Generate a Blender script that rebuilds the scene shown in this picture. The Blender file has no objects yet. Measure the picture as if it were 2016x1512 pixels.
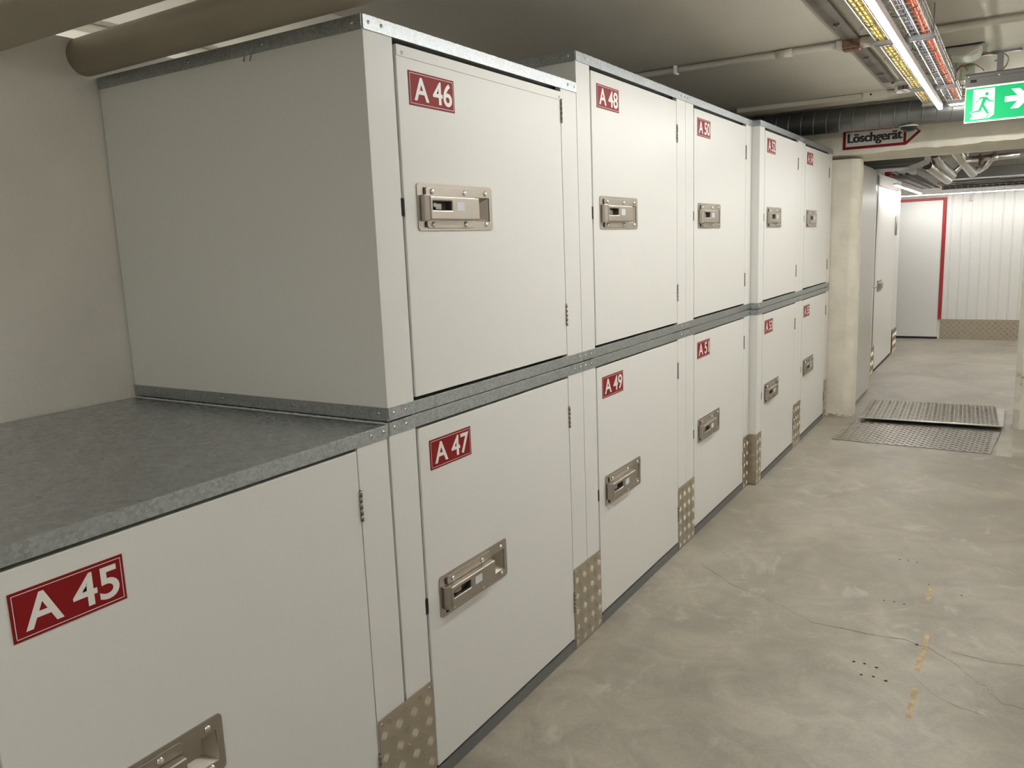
import bpy, bmesh, math, random
from mathutils import Vector, Matrix
random.seed(7)
SC = bpy.context.scene
COL = SC.collection
PI = math.pi

# ---------------------------------------------------------------- camera
CX, CY, CZ = 1.3103, 0.1181, 1.4944
YAW, PITCH, ROLL, FPX = 0.56, -0.1707, -0.0394, 1579.24
cam_d = bpy.data.cameras.new('camera')
cam_d.sensor_fit = 'HORIZONTAL'
cam_d.sensor_width = 36.0
cam_d.lens = FPX / 2016.0 * 36.0
cam_d.clip_start = 0.02
cam = bpy.data.objects.new('camera', cam_d)
COL.objects.link(cam)
f = Vector((-math.sin(YAW) * math.cos(PITCH), math.cos(YAW) * math.cos(PITCH), math.sin(PITCH)))
r = Vector((math.cos(YAW), math.sin(YAW), 0))
u = r.cross(f)
r2 = math.cos(ROLL) * r + math.sin(ROLL) * u
u2 = -math.sin(ROLL) * r + math.cos(ROLL) * u
M = Matrix((r2, u2, -f)).transposed().to_4x4()
M.translation = Vector((CX, CY, CZ))
cam.matrix_world = M
SC.camera = cam

# ---------------------------------------------------------------- world / view / light levels
w = bpy.data.worlds.new('world')
SC.world = w
w.use_nodes = True
w.node_tree.nodes['Background'].inputs[0].default_value = (0.9, 0.88, 0.82, 1)
w.node_tree.nodes['Background'].inputs[1].default_value = 0.02
SC.view_settings.view_transform = 'Standard'
SC.view_settings.look = 'None'
SC.view_settings.gamma = 1.0
SC.view_settings.exposure = 0.17
SC.view_settings.use_curve_mapping = False
LAMP_MAIN = 108.0      # corridor strip lamps
LAMP_FAR = 42.0       # strip lamps of the room beyond
LAMP_COL = (1.0, 0.985, 0.955)

# ---------------------------------------------------------------- materials
def nt(m):
    m.use_nodes = True
    return m.node_tree, m.node_tree.nodes, m.node_tree.links, m.node_tree.nodes['Principled BSDF']

def mat(name, col, rough=0.5, metal=0.0, bump=None, var=None, coat=0.0, spec=None, rvar=None):
    """bump=(scale, strength, distance); var=(scale, amount, detail); rvar=(scale, lo, hi)"""
    m = bpy.data.materials.new(name)
    t, N, L, b = nt(m)
    b.inputs['Base Color'].default_value = (*col, 1)
    b.inputs['Roughness'].default_value = rough
    b.inputs['Metallic'].default_value = metal
    if coat:
        b.inputs['Coat Weight'].default_value = coat
        b.inputs['Coat Roughness'].default_value = 0.12
    if spec is not None:
        b.inputs['Specular IOR Level'].default_value = spec
    tc = N.new('ShaderNodeTexCoord')
    if var:
        n = N.new('ShaderNodeTexNoise')
        n.inputs['Scale'].default_value = var[0]
        n.inputs['Detail'].default_value = var[2] if len(var) > 2 else 4
        L.new(tc.outputs['Object'], n.inputs['Vector'])
        rp = N.new('ShaderNodeValToRGB')
        a = var[1]
        rp.color_ramp.elements[0].position = 0.3
        rp.color_ramp.elements[1].position = 0.7
        rp.color_ramp.elements[0].color = (*[c * (1 - a) for c in col], 1)
        rp.color_ramp.elements[1].color = (*[min(1, c * (1 + a)) for c in col], 1)
        L.new(n.outputs['Fac'], rp.inputs['Fac'])
        L.new(rp.outputs['Color'], b.inputs['Base Color'])
    if rvar:
        n = N.new('ShaderNodeTexNoise')
        n.inputs['Scale'].default_value = rvar[0]
        L.new(tc.outputs['Object'], n.inputs['Vector'])
        mr = N.new('ShaderNodeMapRange')
        mr.inputs['From Min'].default_value = 0.3
        mr.inputs['From Max'].default_value = 0.7
        mr.inputs['To Min'].default_value = rvar[1]
        mr.inputs['To Max'].default_value = rvar[2]
        L.new(n.outputs['Fac'], mr.inputs['Value'])
        L.new(mr.outputs['Result'], b.inputs['Roughness'])
    if bump:
        n = N.new('ShaderNodeTexNoise')
        n.inputs['Scale'].default_value = bump[0]
        n.inputs['Detail'].default_value = 5
        L.new(tc.outputs['Object'], n.inputs['Vector'])
        bp = N.new('ShaderNodeBump')
        bp.inputs['Strength'].default_value = bump[1]
        bp.inputs['Distance'].default_value = bump[2]
        L.new(n.outputs['Fac'], bp.inputs['Height'])
        L.new(bp.outputs['Normal'], b.inputs['Normal'])
    return m

def emis(name, col, strength):
    m = bpy.data.materials.new(name)
    t, N, L, b = nt(m)
    b.inputs['Base Color'].default_value = (*col, 1)
    b.inputs['Emission Color'].default_value = (*col, 1)
    b.inputs['Emission Strength'].default_value = strength
    return m

def galvanised(name, base=0.42, tint=(0.94, 1.0, 1.02), rough=0.38, scale=90, contrast=0.16):
    m = bpy.data.materials.new(name)
    t, N, L, b = nt(m)
    b.inputs['Metallic'].default_value = 0.85
    tc = N.new('ShaderNodeTexCoord')
    v = N.new('ShaderNodeTexVoronoi')
    v.inputs['Scale'].default_value = scale
    L.new(tc.outputs['Object'], v.inputs['Vector'])
    bw = N.new('ShaderNodeRGBToBW')
    L.new(v.outputs['Color'], bw.inputs['Color'])
    n = N.new('ShaderNodeTexNoise')
    n.inputs['Scale'].default_value = 3.0
    L.new(tc.outputs['Object'], n.inputs['Vector'])
    ad = N.new('ShaderNodeMath'); ad.operation = 'MULTIPLY_ADD'
    L.new(bw.outputs['Val'], ad.inputs[0])
    ad.inputs[1].default_value = contrast
    n2 = N.new('ShaderNodeMath'); n2.operation = 'MULTIPLY_ADD'
    L.new(n.outputs['Fac'], n2.inputs[0])
    n2.inputs[1].default_value = contrast * 0.5
    n2.inputs[2].default_value = base - contrast * 0.75
    L.new(n2.outputs[0], ad.inputs[2])
    mx = N.new('ShaderNodeVectorMath'); mx.operation = 'SCALE'
    mx.inputs[0].default_value = tint
    L.new(ad.outputs[0], mx.inputs['Scale'])
    L.new(mx.outputs['Vector'], b.inputs['Base Color'])
    rr = N.new('ShaderNodeMapRange')
    L.new(bw.outputs['Val'], rr.inputs['Value'])
    rr.inputs['To Min'].default_value = rough - 0.07
    rr.inputs['To Max'].default_value = rough + 0.08
    L.new(rr.outputs['Result'], b.inputs['Roughness'])
    return m

def concrete_floor():
    m = bpy.data.materials.new('polished_concrete')
    t, N, L, b = nt(m)
    tc = N.new('ShaderNodeTexCoord')
    def noise(scale, detail, dist=0.0, rough=0.55):
        n = N.new('ShaderNodeTexNoise')
        n.inputs['Scale'].default_value = scale
        n.inputs['Detail'].default_value = detail
        n.inputs['Distortion'].default_value = dist
        n.inputs['Roughness'].default_value = rough
        L.new(tc.outputs['Object'], n.inputs['Vector'])
        return n
    n1 = noise(1.3, 6, 0.8)
    n2 = noise(5.0, 8, 1.2, 0.62)
    n3 = noise(90.0, 3)
    r1 = N.new('ShaderNodeValToRGB')
    e = r1.color_ramp.elements
    e[0].position = 0.33; e[0].color = (0.268, 0.240, 0.192, 1)
    e[1].position = 0.68; e[1].color = (0.380, 0.350, 0.288, 1)
    L.new(n1.outputs['Fac'], r1.inputs['Fac'])
    r2_ = N.new('ShaderNodeValToRGB')
    e = r2_.color_ramp.elements
    e[0].position = 0.36; e[0].color = (0.80, 0.80, 0.80, 1)
    e[1].position = 0.66; e[1].color = (1.10, 1.09, 1.07, 1)
    L.new(n2.outputs['Fac'], r2_.inputs['Fac'])
    r3 = N.new('ShaderNodeMapRange')
    r3.inputs['From Min'].default_value = 0.3; r3.inputs['From Max'].default_value = 0.7
    r3.inputs['To Min'].default_value = 0.93; r3.inputs['To Max'].default_value = 1.06
    L.new(n3.outputs['Fac'], r3.inputs['Value'])
    m1 = N.new('ShaderNodeMix'); m1.data_type = 'RGBA'; m1.blend_type = 'MULTIPLY'
    m1.inputs['Factor'].default_value = 1
    L.new(r1.outputs['Color'], m1.inputs['A']); L.new(r2_.outputs['Color'], m1.inputs['B'])
    sc = N.new('ShaderNodeVectorMath'); sc.operation = 'SCALE'
    L.new(m1.outputs['Result'], sc.inputs[0]); L.new(r3.outputs['Result'], sc.inputs['Scale'])
    # pale scattered stains
    n4 = noise(2.2, 7, 2.5, 0.7)
    r4 = N.new('ShaderNodeValToRGB')
    e = r4.color_ramp.elements
    e[0].position = 0.56; e[0].color = (0, 0, 0, 1)
    e[1].position = 0.74; e[1].color = (1, 1, 1, 1)
    L.new(n4.outputs['Fac'], r4.inputs['Fac'])
    m2 = N.new('ShaderNodeMix'); m2.data_type = 'RGBA'
    L.new(r4.outputs['Color'], m2.inputs['Factor'])
    L.new(sc.outputs['Vector'], m2.inputs['A'])
    m2.inputs['B'].default_value = (0.43, 0.405, 0.345, 1)
    L.new(m2.outputs['Result'], b.inputs['Base Color'])
    rr = N.new('ShaderNodeMapRange')
    rr.inputs['From Min'].default_value = 0.3; rr.inputs['From Max'].default_value = 0.7
    rr.inputs['To Min'].default_value = 0.36; rr.inputs['To Max'].default_value = 0.56
    L.new(n2.outputs['Fac'], rr.inputs['Value'])
    L.new(rr.outputs['Result'], b.inputs['Roughness'])
    bp = N.new('ShaderNodeBump')
    bp.inputs['Strength'].default_value = 0.25; bp.inputs['Distance'].default_value = 0.002
    L.new(n2.outputs['Fac'], bp.inputs['Height'])
    L.new(bp.outputs['Normal'], b.inputs['Normal'])
    return m

def chipped_paint():
    """off-white paint on masonry with tan patches where it flaked off"""
    m = bpy.data.materials.new('chipped_masonry_paint')
    t, N, L, b = nt(m)
    b.inputs['Roughness'].default_value = 0.8
    tc = N.new('ShaderNodeTexCoord')
    n = N.new('ShaderNodeTexNoise'); n.inputs['Scale'].default_value = 6.5
    n.inputs['Detail'].default_value = 9; n.inputs['Roughness'].default_value = 0.65
    L.new(tc.outputs['Object'], n.inputs['Vector'])
    rp = N.new('ShaderNodeValToRGB'); e = rp.color_ramp.elements
    e[0].position = 0.615; e[0].color = (0.66, 0.63, 0.55, 1)
    e[1].position = 0.64; e[1].color = (0.45, 0.36, 0.22, 1)
    L.new(n.outputs['Fac'], rp.inputs['Fac'])
    L.new(rp.outputs['Color'], b.inputs['Base Color'])
    bp = N.new('ShaderNodeBump'); bp.inputs['Strength'].default_value = 0.5
    bp.inputs['Distance'].default_value = 0.006
    n2 = N.new('ShaderNodeTexNoise'); n2.inputs['Scale'].default_value = 22; n2.inputs['Detail'].default_value = 6
    L.new(tc.outputs['Object'], n2.inputs['Vector'])
    L.new(n2.outputs['Fac'], bp.inputs['Height'])
    L.new(bp.outputs['Normal'], b.inputs['Normal'])
    return m

WHITE = mat('white_powder_coat', (0.715, 0.712, 0.678), 0.37, bump=(9, 0.02, 0.004), spec=0.3)
GAP = mat('black_gap', (0.006, 0.006, 0.006), 0.9)
GALV = galvanised('galvanised_steel', scale=170, contrast=0.2)
GALV_TOP = galvanised('galvanised_sheet', base=0.46, rough=0.27, scale=80, contrast=0.012)
PLINTH = mat('grey_plinth_steel', (0.17, 0.175, 0.17), 0.45, 0.3)
STEEL = mat('stainless_steel', (0.46, 0.42, 0.37), 0.35, 1.0)
RIVET = mat('zinc_rivet', (0.75, 0.74, 0.71), 0.25, 1.0)
HINGE = mat('hinge_steel', (0.30, 0.28, 0.25), 0.4, 1.0)
TREAD = mat('aluminium_tread_plate', (0.54, 0.49, 0.40), 0.36, 1.0, rvar=(12, 0.30, 0.44))
TREAD_FLOOR = mat('aluminium_ramp_plate', (0.40, 0.385, 0.345), 0.38, 1.0, rvar=(8, 0.32, 0.46))
RED = mat('red_plate_enamel', (0.235, 0.008, 0.010), 0.5, spec=0.2)
PWHITE = mat('plate_white', (0.80, 0.77, 0.72), 0.4)
QUARTZ = mat('white_reader_window', (0.62, 0.65, 0.68), 0.3)
DARK = mat('dark_interior', (0.02, 0.018, 0.016), 0.6)
PLASTER = mat('white_plaster', (0.80, 0.77, 0.69), 0.85, bump=(60, 0.35, 0.004), var=(3, 0.04))
CEIL = mat('ceiling_paint', (0.46, 0.43, 0.365), 0.7, bump=(18, 0.15, 0.004), var=(1.6, 0.06))
BULK = mat('bulkhead_paint', (0.74, 0.72, 0.66), 0.7, bump=(30, 0.1, 0.002))
BEIGE = mat('beige_pipe_paint', (0.40, 0.355, 0.265), 0.55, var=(4, 0.05))
LINTEL = mat('lintel_paint', (0.70, 0.66, 0.56), 0.8, bump=(26, 0.5, 0.006), var=(7, 0.08, 8))
CHIP = chipped_paint()
FLOOR = concrete_floor()
DUCT = mat('spiral_duct_steel', (0.22, 0.225, 0.22), 0.42, 0.8, var=(7, 0.12))
GREYBAND = mat('grey_far_duct', (0.17, 0.17, 0.16), 0.45, 0.5)
WIRE = mat('tray_wire_zinc', (0.62, 0.60, 0.57), 0.35, 1.0)
WIRE_FAR = mat('far_tray_wire', (0.22, 0.22, 0.21), 0.5, 0.8)
CHANNEL = mat('channel_steel', (0.30, 0.31, 0.32), 0.35, 0.9)
STRIPM = mat('weathered_metal_strip', (0.17, 0.15, 0.125), 0.6, 0.4, var=(9, 0.25, 8))
RUST = mat('rusty_block', (0.13, 0.07, 0.045), 0.8, var=(30, 0.4))
LED = emis('led_diffuser', LAMP_COL, LAMP_MAIN)
LED_FAR = emis('led_diffuser_far', (1.0, 0.98, 0.95), LAMP_FAR)
HOUSING = mat('lamp_housing', (0.78, 0.75, 0.71), 0.4)
CABY = mat('yellow_cable', (0.72, 0.50, 0.06), 0.5)
CABO = mat('orange_cable', (0.80, 0.17, 0.07), 0.5)
CABG = mat('grey_cable', (0.42, 0.42, 0.39), 0.5)
CABD = mat('dark_blue_cable', (0.06, 0.06, 0.10), 0.5)
BLACK = mat('black_plastic', (0.015, 0.015, 0.015), 0.4)
SIGNW = mat('sign_white', (0.62, 0.60, 0.56), 0.5)
SIGNR = mat('sign_red', (0.19, 0.008, 0.014), 0.6, spec=0.2)
EXG = emis('exit_green', (0.0, 0.36, 0.12), 0.9)
EXW = emis('exit_white', (0.95, 0.98, 0.80), 0.95)
EXH = mat('exit_housing_grey', (0.20, 0.195, 0.185), 0.45)
FOIL = mat('foil_insulation', (0.66, 0.65, 0.61), 0.28, 1.0, bump=(35, 0.5, 0.01))
BROWNCAB = mat('brown_cable', (0.30, 0.20, 0.07), 0.5)
BOUNCEWALL = mat('white_bounce_wall', (0.85, 0.84, 0.80), 0.5)  # extra bright white so the unseen right block bounces light
FARWHITE = mat('far_white_sheet', (0.74, 0.735, 0.70), 0.28, bump=(6, 0.05, 0.01))
REDTRIM = mat('red_trim', (0.40, 0.02, 0.025), 0.4)
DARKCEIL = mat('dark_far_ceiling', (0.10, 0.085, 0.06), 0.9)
STAIN = mat('worn_tape_residue', (0.40, 0.31, 0.18), 0.7, var=(40, 0.25))
CRACK = mat('crack_dark', (0.09, 0.08, 0.065), 0.9)
PATCH = mat('pale_floor_patch', (0.40, 0.375, 0.315), 0.7, var=(8, 0.08))
WOODY = mat('tan_box', (0.55, 0.36, 0.22), 0.7)

# ---------------------------------------------------------------- mesh builder
class MB:
    def __init__(self):
        self.v = []; self.f = []; self.mi = []; self.sm = []
    def add(self, vs, fs, mi=0, smooth=False):
        o = len(self.v)
        self.v += [tuple(p) for p in vs]
        for q in fs:
            self.f.append([o + i for i in q]); self.mi.append(mi); self.sm.append(smooth)
        return self
    def box(self, a, b, mi=0):
        x0, y0, z0 = [min(p, q) for p, q in zip(a, b)]
        x1, y1, z1 = [max(p, q) for p, q in zip(a, b)]
        vs = [(x0, y0, z0), (x1, y0, z0), (x1, y1, z0), (x0, y1, z0), (x0, y0, z1), (x1, y0, z1), (x1, y1, z1), (x0, y1, z1)]
        return self.add(vs, [(3, 2, 1, 0), (4, 5, 6, 7), (0, 1, 5, 4), (1, 2, 6, 5), (2, 3, 7, 6), (3, 0, 4, 7)], mi)
    def prism(self, pts, axis, a, b, mi=0):
        """pts: 2-D outline in the two other axes (x:(y,z)  y:(x,z)  z:(x,y)), extruded a..b along axis"""
        def P(p, t):
            return {'x': (t, p[0], p[1]), 'y': (p[0], t, p[1]), 'z': (p[0], p[1], t)}[axis]
        area = sum(pts[i][0] * pts[(i + 1) % len(pts)][1] - pts[(i + 1) % len(pts)][0] * pts[i][1] for i in range(len(pts)))
        if area < 0: pts = pts[::-1]
        n = len(pts)
        lo, hi = (a, b) if a < b else (b, a)
        vs = [P(p, lo) for p in pts] + [P(p, hi) for p in pts]
        flip = axis == 'y'
        fs = [list(range(n - 1, -1, -1)), list(range(n, 2 * n))] + [[i, (i + 1) % n, n + (i + 1) % n, n + i] for i in range(n)]
        if flip: fs = [q[::-1] for q in fs]
        return self.add(vs, fs, mi)
    def tube(self, pts, rad, seg=8, mi=0, cap=True, smooth=True):
        pts = [Vector(p) for p in pts]
        n = len(pts)
        vs = []; prev = None
        for i, p in enumerate(pts):
            d = (pts[min(i + 1, n - 1)] - pts[max(i - 1, 0)]).normalized()
            if prev is None:
                a = Vector((0, 0, 1)) if abs(d.z) < 0.9 else Vector((1, 0, 0))
                s = d.cross(a).normalized()
            else:
                s = (prev - d * prev.dot(d)).normalized()
            prev = s
            t = d.cross(s)
            rr = rad[i] if isinstance(rad, (list, tuple)) else rad
            for k in range(seg):
                an = 2 * PI * k / seg
                vs.append(p + s * (rr * math.cos(an)) + t * (rr * math.sin(an)))
        fs = []
        for i in range(n - 1):
            for k in range(seg):
                fs.append((i * seg + k, i * seg + (k + 1) % seg, (i + 1) * seg + (k + 1) % seg, (i + 1) * seg + k))
        self.add(vs, fs, mi, smooth)
        if cap:
            o = len(self.v) - len(vs)
            self.f.append([o + k for k in range(seg)][::-1]); self.mi.append(mi); self.sm.append(False)
            self.f.append([o + (n - 1) * seg + k for k in range(seg)]); self.mi.append(mi); self.sm.append(False)
        return self
    def slab_hole(self, o, i, x0, x1, mi=0):
        """slab in the y-z plane with a rectangular hole. o,i = (y0,z0,y1,z1)"""
        ys = [o[0], i[0], i[2], o[2]]; zs = [o[1], i[1], i[3], o[3]]
        vs = [(x, ys[a], zs[b]) for x in (x0, x1) for b in range(4) for a in range(4)]
        I = lambda l, a, b: l * 16 + b * 4 + a
        fs = []
        for b in range(3):
            for a in range(3):
                if a == 1 and b == 1: continue
                fs.append((I(1, a, b), I(1, a + 1, b), I(1, a + 1, b + 1), I(1, a, b + 1)))
                fs.append((I(0, a, b + 1), I(0, a + 1, b + 1), I(0, a + 1, b), I(0, a, b)))
        for k in range(3):
            fs.append((I(0, k, 0), I(0, k + 1, 0), I(1, k + 1, 0), I(1, k, 0)))
            fs.append((I(1, k, 3), I(1, k + 1, 3), I(0, k + 1, 3), I(0, k, 3)))
            fs.append((I(1, 0, k), I(1, 0, k + 1), I(0, 0, k + 1), I(0, 0, k)))
            fs.append((I(0, 3, k), I(0, 3, k + 1), I(1, 3, k + 1), I(1, 3, k)))
        fs.append((I(1, 1, 1), I(1, 2, 1), I(0, 2, 1), I(0, 1, 1)))
        fs.append((I(0, 1, 2), I(0, 2, 2), I(1, 2, 2), I(1, 1, 2)))
        fs.append((I(0, 1, 1), I(0, 1, 2), I(1, 1, 2), I(1, 1, 1)))
        fs.append((I(1, 2, 1), I(1, 2, 2), I(0, 2, 2), I(0, 2, 1)))
        return self.add(vs, fs, mi)
    def dome(self, c, n, rad, h, seg=12, rings=4, mi=0):
        c = Vector(c); n = Vector(n).normalized()
        a = Vector((0, 0, 1)) if abs(n.z) < 0.9 else Vector((1, 0, 0))
        s = n.cross(a).normalized(); t = n.cross(s)
        vs = []
        for q in range(rings):
            an = q / rings * PI / 2
            for k in range(seg):
                b = 2 * PI * k / seg
                vs.append(c + n * (h * math.sin(an)) + (s * math.cos(b) + t * math.sin(b)) * (rad * math.cos(an)))
        vs.append(c + n * h)
        fs = []
        for q in range(rings - 1):
            for k in range(seg):
                fs.append((q * seg + k, q * seg + (k + 1) % seg, (q + 1) * seg + (k + 1) % seg, (q + 1) * seg + k))
        for k in range(seg):
            fs.append(((rings - 1) * seg + k, (rings - 1) * seg + (k + 1) % seg, rings * seg))
        fs.append(list(range(seg))[::-1])
        return self.add(vs, fs, mi, True)
    def round_slab_hole(self, w_, h_, rad, hole, x0, x1, mi=0):
        """rounded rectangle 0..w_, 0..h_ in the y-z plane with a rectangular hole (y0,z0,y1,z1)"""
        n = 5; outer = []; inner = []
        hc = [(hole[0], hole[1]), (hole[2], hole[1]), (hole[2], hole[3]), (hole[0], hole[3])]
        cc = [(rad, rad), (w_ - rad, rad), (w_ - rad, h_ - rad), (rad, h_ - rad)]
        for q in range(4):
            for k in range(n + 1):
                a = PI + q * PI / 2 + k / n * PI / 2
                outer.append((cc[q][0] + rad * math.cos(a), cc[q][1] + rad * math.sin(a))); inner.append(q)
        N_ = len(outer)
        vs = [(x, *p) for x in (x0, x1) for p in outer] + [(x, *p) for x in (x0, x1) for p in hc]
        I = lambda l, q: 2 * N_ + l * 4 + q
        fs = []
        for k in range(N_):
            k2 = (k + 1) % N_
            a, b = inner[k], inner[k2]
            fs.append((k, k2, N_ + k2, N_ + k)[::1])
            if a == b:
                fs.append((N_ + k, N_ + k2, I(1, a))); fs.append((k2, k, I(0, a)))
            else:
                fs.append((N_ + k, N_ + k2, I(1, b), I(1, a))); fs.append((k2, k, I(0, a), I(0, b)))
        for q in range(4):
            q2 = (q + 1) % 4
            fs.append((I(0, q2), I(0, q), I(1, q), I(1, q2)))
        return self.add(vs, fs, mi)
    def mesh(self, name, mats):
        me = bpy.data.meshes.new(name)
        me.from_pydata(self.v, [], self.f)
        for m in (mats if isinstance(mats, (list, tuple)) else [mats]): me.materials.append(m)
        for i, p in enumerate(me.polygons):
            p.material_index = self.mi[i]; p.use_smooth = self.sm[i]
        me.update()
        return me

def fix_normals(me):
    bm = bmesh.new(); bm.from_mesh(me)
    bmesh.ops.recalc_face_normals(bm, faces=bm.faces)
    bm.to_mesh(me); bm.free()

def put(name, me, parent=None, loc=None, bevel=0.0, seg=1):
    o = bpy.data.objects.new(name, me)
    COL.objects.link(o)
    if parent: o.parent = parent
    if loc is not None: o.location = loc
    if bevel:
        b = o.modifiers.new('bevel', 'BEVEL')
        b.width = bevel; b.segments = seg; b.limit_method = 'ANGLE'; b.angle_limit = math.radians(40)
        b.harden_normals = False
    return o

def obj(name, mb, mats, parent=None, loc=None, bevel=0.0, seg=1, fix=False):
    me = mb.mesh(name, mats)
    if fix: fix_normals(me)
    return put(name, me, parent, loc, bevel, seg)

def tag(o, label, cat, group=None, kind=None):
    o['label'] = label; o['category'] = cat
    if group: o['group'] = group
    if kind: o['kind'] = kind
    return o

def thing(name, loc, label, cat, group=None):
    o = bpy.data.objects.new(name, None)
    COL.objects.link(o)
    o.location = loc
    o.empty_display_size = 0.05
    return tag(o, label, cat, group)

def struct(name, mb, mats, label=None, cat=None, fix=False, bevel=0.0):
    o = obj(name, mb, mats, fix=fix, bevel=bevel)
    o['kind'] = 'structure'
    if label: o['label'] = label
    if cat: o['category'] = cat
    return o

# text -> flat faces (list of verts2d, faces), normalised to a box
_tc = {}
def text_geo(s, bold=0.0, space=1.0):
    k = (s, bold, space)
    if k in _tc: return _tc[k]
    cu = bpy.data.curves.new('t', 'FONT')
    cu.body = s; cu.size = 1.0; cu.offset = bold; cu.space_word = space; cu.resolution_u = 5
    o = bpy.data.objects.new('t', cu); COL.objects.link(o)
    dg = bpy.context.evaluated_depsgraph_get()
    me = o.evaluated_get(dg).to_mesh()
    vs = [(v.co.x, v.co.y) for v in me.vertices]; fs = [tuple(p.vertices) for p in me.polygons]
    o.evaluated_get(dg).to_mesh_clear()
    bpy.data.objects.remove(o); bpy.data.curves.remove(cu)
    x0 = min(v[0] for v in vs); x1 = max(v[0] for v in vs)
    y0 = min(v[1] for v in vs); y1 = max(v[1] for v in vs)
    _tc[k] = ([((a - x0) / (x1 - x0), (b - y0) / (y1 - y0)) for a, b in vs], fs)
    return _tc[k]

# raised five-bar tread on a plate; O origin, U,V in-plane unit vectors, N normal
def tread(mb, O, U, V, N, Wd, Hd, pitch=0.062, mi=0, h=0.0020, five=5):
    O, U, V, N = Vector(O), Vector(U), Vector(V), Vector(N)
    L = pitch * 0.235; sp = pitch * 0.088; wd = pitch * 0.026
    ni = int(Wd / pitch) + 2; nj = int(Hd / pitch) + 2
    for i in range(-1, ni):
        for j in range(-1, nj):
            for kind in (0, 1):
                cu = (i + 0.5 * kind + 0.25) * pitch; cv = (j + 0.5 * kind + 0.25) * pitch
                an = math.radians(52 if kind == 0 else -42)
                d = (math.cos(an), math.sin(an)); e = (-d[1], d[0])
                for k in range(five):
                    t = (k - (five - 1) / 2) * sp * (5 / five)
                    a = (cu + e[0] * t, cv + e[1] * t)
                    l = L * (1 - 0.05 * abs(k - (five - 1) / 2))
                    p0 = (a[0] - d[0] * l, a[1] - d[1] * l); p1 = (a[0] + d[0] * l, a[1] + d[1] * l)
                    if min(p0[0], p1[0]) < 0.002 or max(p0[0], p1[0]) > Wd - 0.002 or min(p0[1], p1[1]) < 0.002 or max(p0[1], p1[1]) > Hd - 0.002:
                        continue
                    def P(q, s, hh): return O + U * (q[0] + e[0] * s) + V * (q[1] + e[1] * s) + N * hh
                    q0 = (a[0] - d[0] * l * 0.45, a[1] - d[1] * l * 0.45); q1 = (a[0] + d[0] * l * 0.45, a[1] + d[1] * l * 0.45)
                    vs = [P(p0, 0, 0), P(q0, -wd, 0), P(q1, -wd, 0), P(p1, 0, 0), P(q1, wd, 0), P(q0, wd, 0), P(q0, 0, h), P(q1, 0, h)]
                    mb.add(vs, [(0, 1, 6), (1, 2, 7, 6), (2, 3, 7), (3, 4, 7), (4, 5, 6, 7), (5, 0, 6)], mi)
    return mb

# ================================================================ the setting
ZC = 2.43
YW = 7.03
XB = -1.052
XR = 2.35
YN = -2.6
mb = MB(); mb.box((-3.5, YN, -0.1), (3.6, 13.0, 0.0))
floor = struct('floor', mb, FLOOR, 'worn grey concrete floor running down the corridor', 'floor')
mb = MB(); mb.box((XB, YN, ZC), (XR + 0.2, YW + 0.2, ZC + 0.12))
struct('ceiling', mb, CEIL)
mb = MB(); mb.box((-3.5, YN, ZC), (XB, YW + 0.2, ZC + 0.12))
struct('ceiling_neighbour', mb, BULK)
mb = MB(); mb.box((XB - 0.12, YN, 0), (XB, YW, 2.137))
struct('wall_left', mb, PLASTER)
mb = MB(); mb.box((XR, YN, 0), (XR + 0.15, YW + 0.2, ZC))
struct('wall_right', mb, PLASTER)
mb = MB(); mb.box((XB, YN - 0.15, 0), (XR, YN, ZC))
struct('wall_near', mb, PLASTER)
mb = MB(); mb.box((1.62, YN, 0), (XR, 4.9, ZC))  # unseen block added near the camera to bounce light onto lockers and floor
struct('wall_right_bounce', mb, BOUNCEWALL)
# the neighbouring space seen over the top of the back wall
mb = MB(); mb.box((-3.65, YN, 0), (-3.5, YW + 0.2, ZC))
struct('wall_neighbour', mb, PLASTER)
mb = MB(); mb.box((-3.5, YN - 0.15, 0), (XB, YN, ZC)); struct('wall_neighbour_near', mb, PLASTER)
mb = MB(); mb.box((-3.5, YW, 0), (XB - 0.1001, YW + 0.2, ZC)); struct('wall_neighbour_far', mb, PLASTER)
# shallow beam along the far end of the ceiling
mb = MB(); mb.box((-0.5, 6.28, ZC - 0.035), (XR, 6.5, ZC - 0.001))
struct('trim_1', mb, CEIL, bevel=0.006)

# far wall with the doorway: left pier with a rounded corner, right pier with a broken edge, lintel
XL, XRJ = 0.245, 1.372
mb = MB()
rc = 0.07
pts = [(XB - 0.1, YW), (XL - rc, YW)]
for k in range(1, 9):
    a = -PI / 2 + k / 8 * PI / 2
    pts.append((XL - rc + rc * math.cos(a), YW + rc + rc * math.sin(a)))
pts += [(XL, YW + 0.2), (XB - 0.1, YW + 0.2)]
mb.prism(pts, 'z', 0, 2.06)
struct('wall_far_left', mb, LINTEL)
mb = MB()
nz = 44
prof = []
random.seed(11)
def jit(z):
    s = 0.004 + 0.010 * max(0, 1 - z / 1.1)
    return random.uniform(0, s) + (0.016 if 0.17 < z < 0.42 and random.random() < 0.7 else 0)
rows = []
for k in range(nz + 1):
    z = 2.12 * k / nz
    j1, j2 = jit(z), jit(z)
    rows.append([(XRJ, YW + 0.2, z), (XRJ - 0.004, YW + 0.045 + j1, z), (XRJ + 0.012 + j1, YW + 0.018 + j2 * .4, z), (XRJ + 0.03 + j2, YW, z),
                 (XRJ + 0.07 + j1, YW, z), (XRJ + 1.2, YW, z), (XRJ + 1.2, YW + 0.2, z)])
vs = [p for rw in rows for p in rw]
m7 = 7
fs = [(k * m7 + i, (k + 1) * m7 + i, (k + 1) * m7 + i + 1, k * m7 + i + 1) for k in range(nz) for i in range(m7 - 1)]
mb.add(vs, fs)
struct('wall_far_right', mb, CHIP, fix=True)
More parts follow.
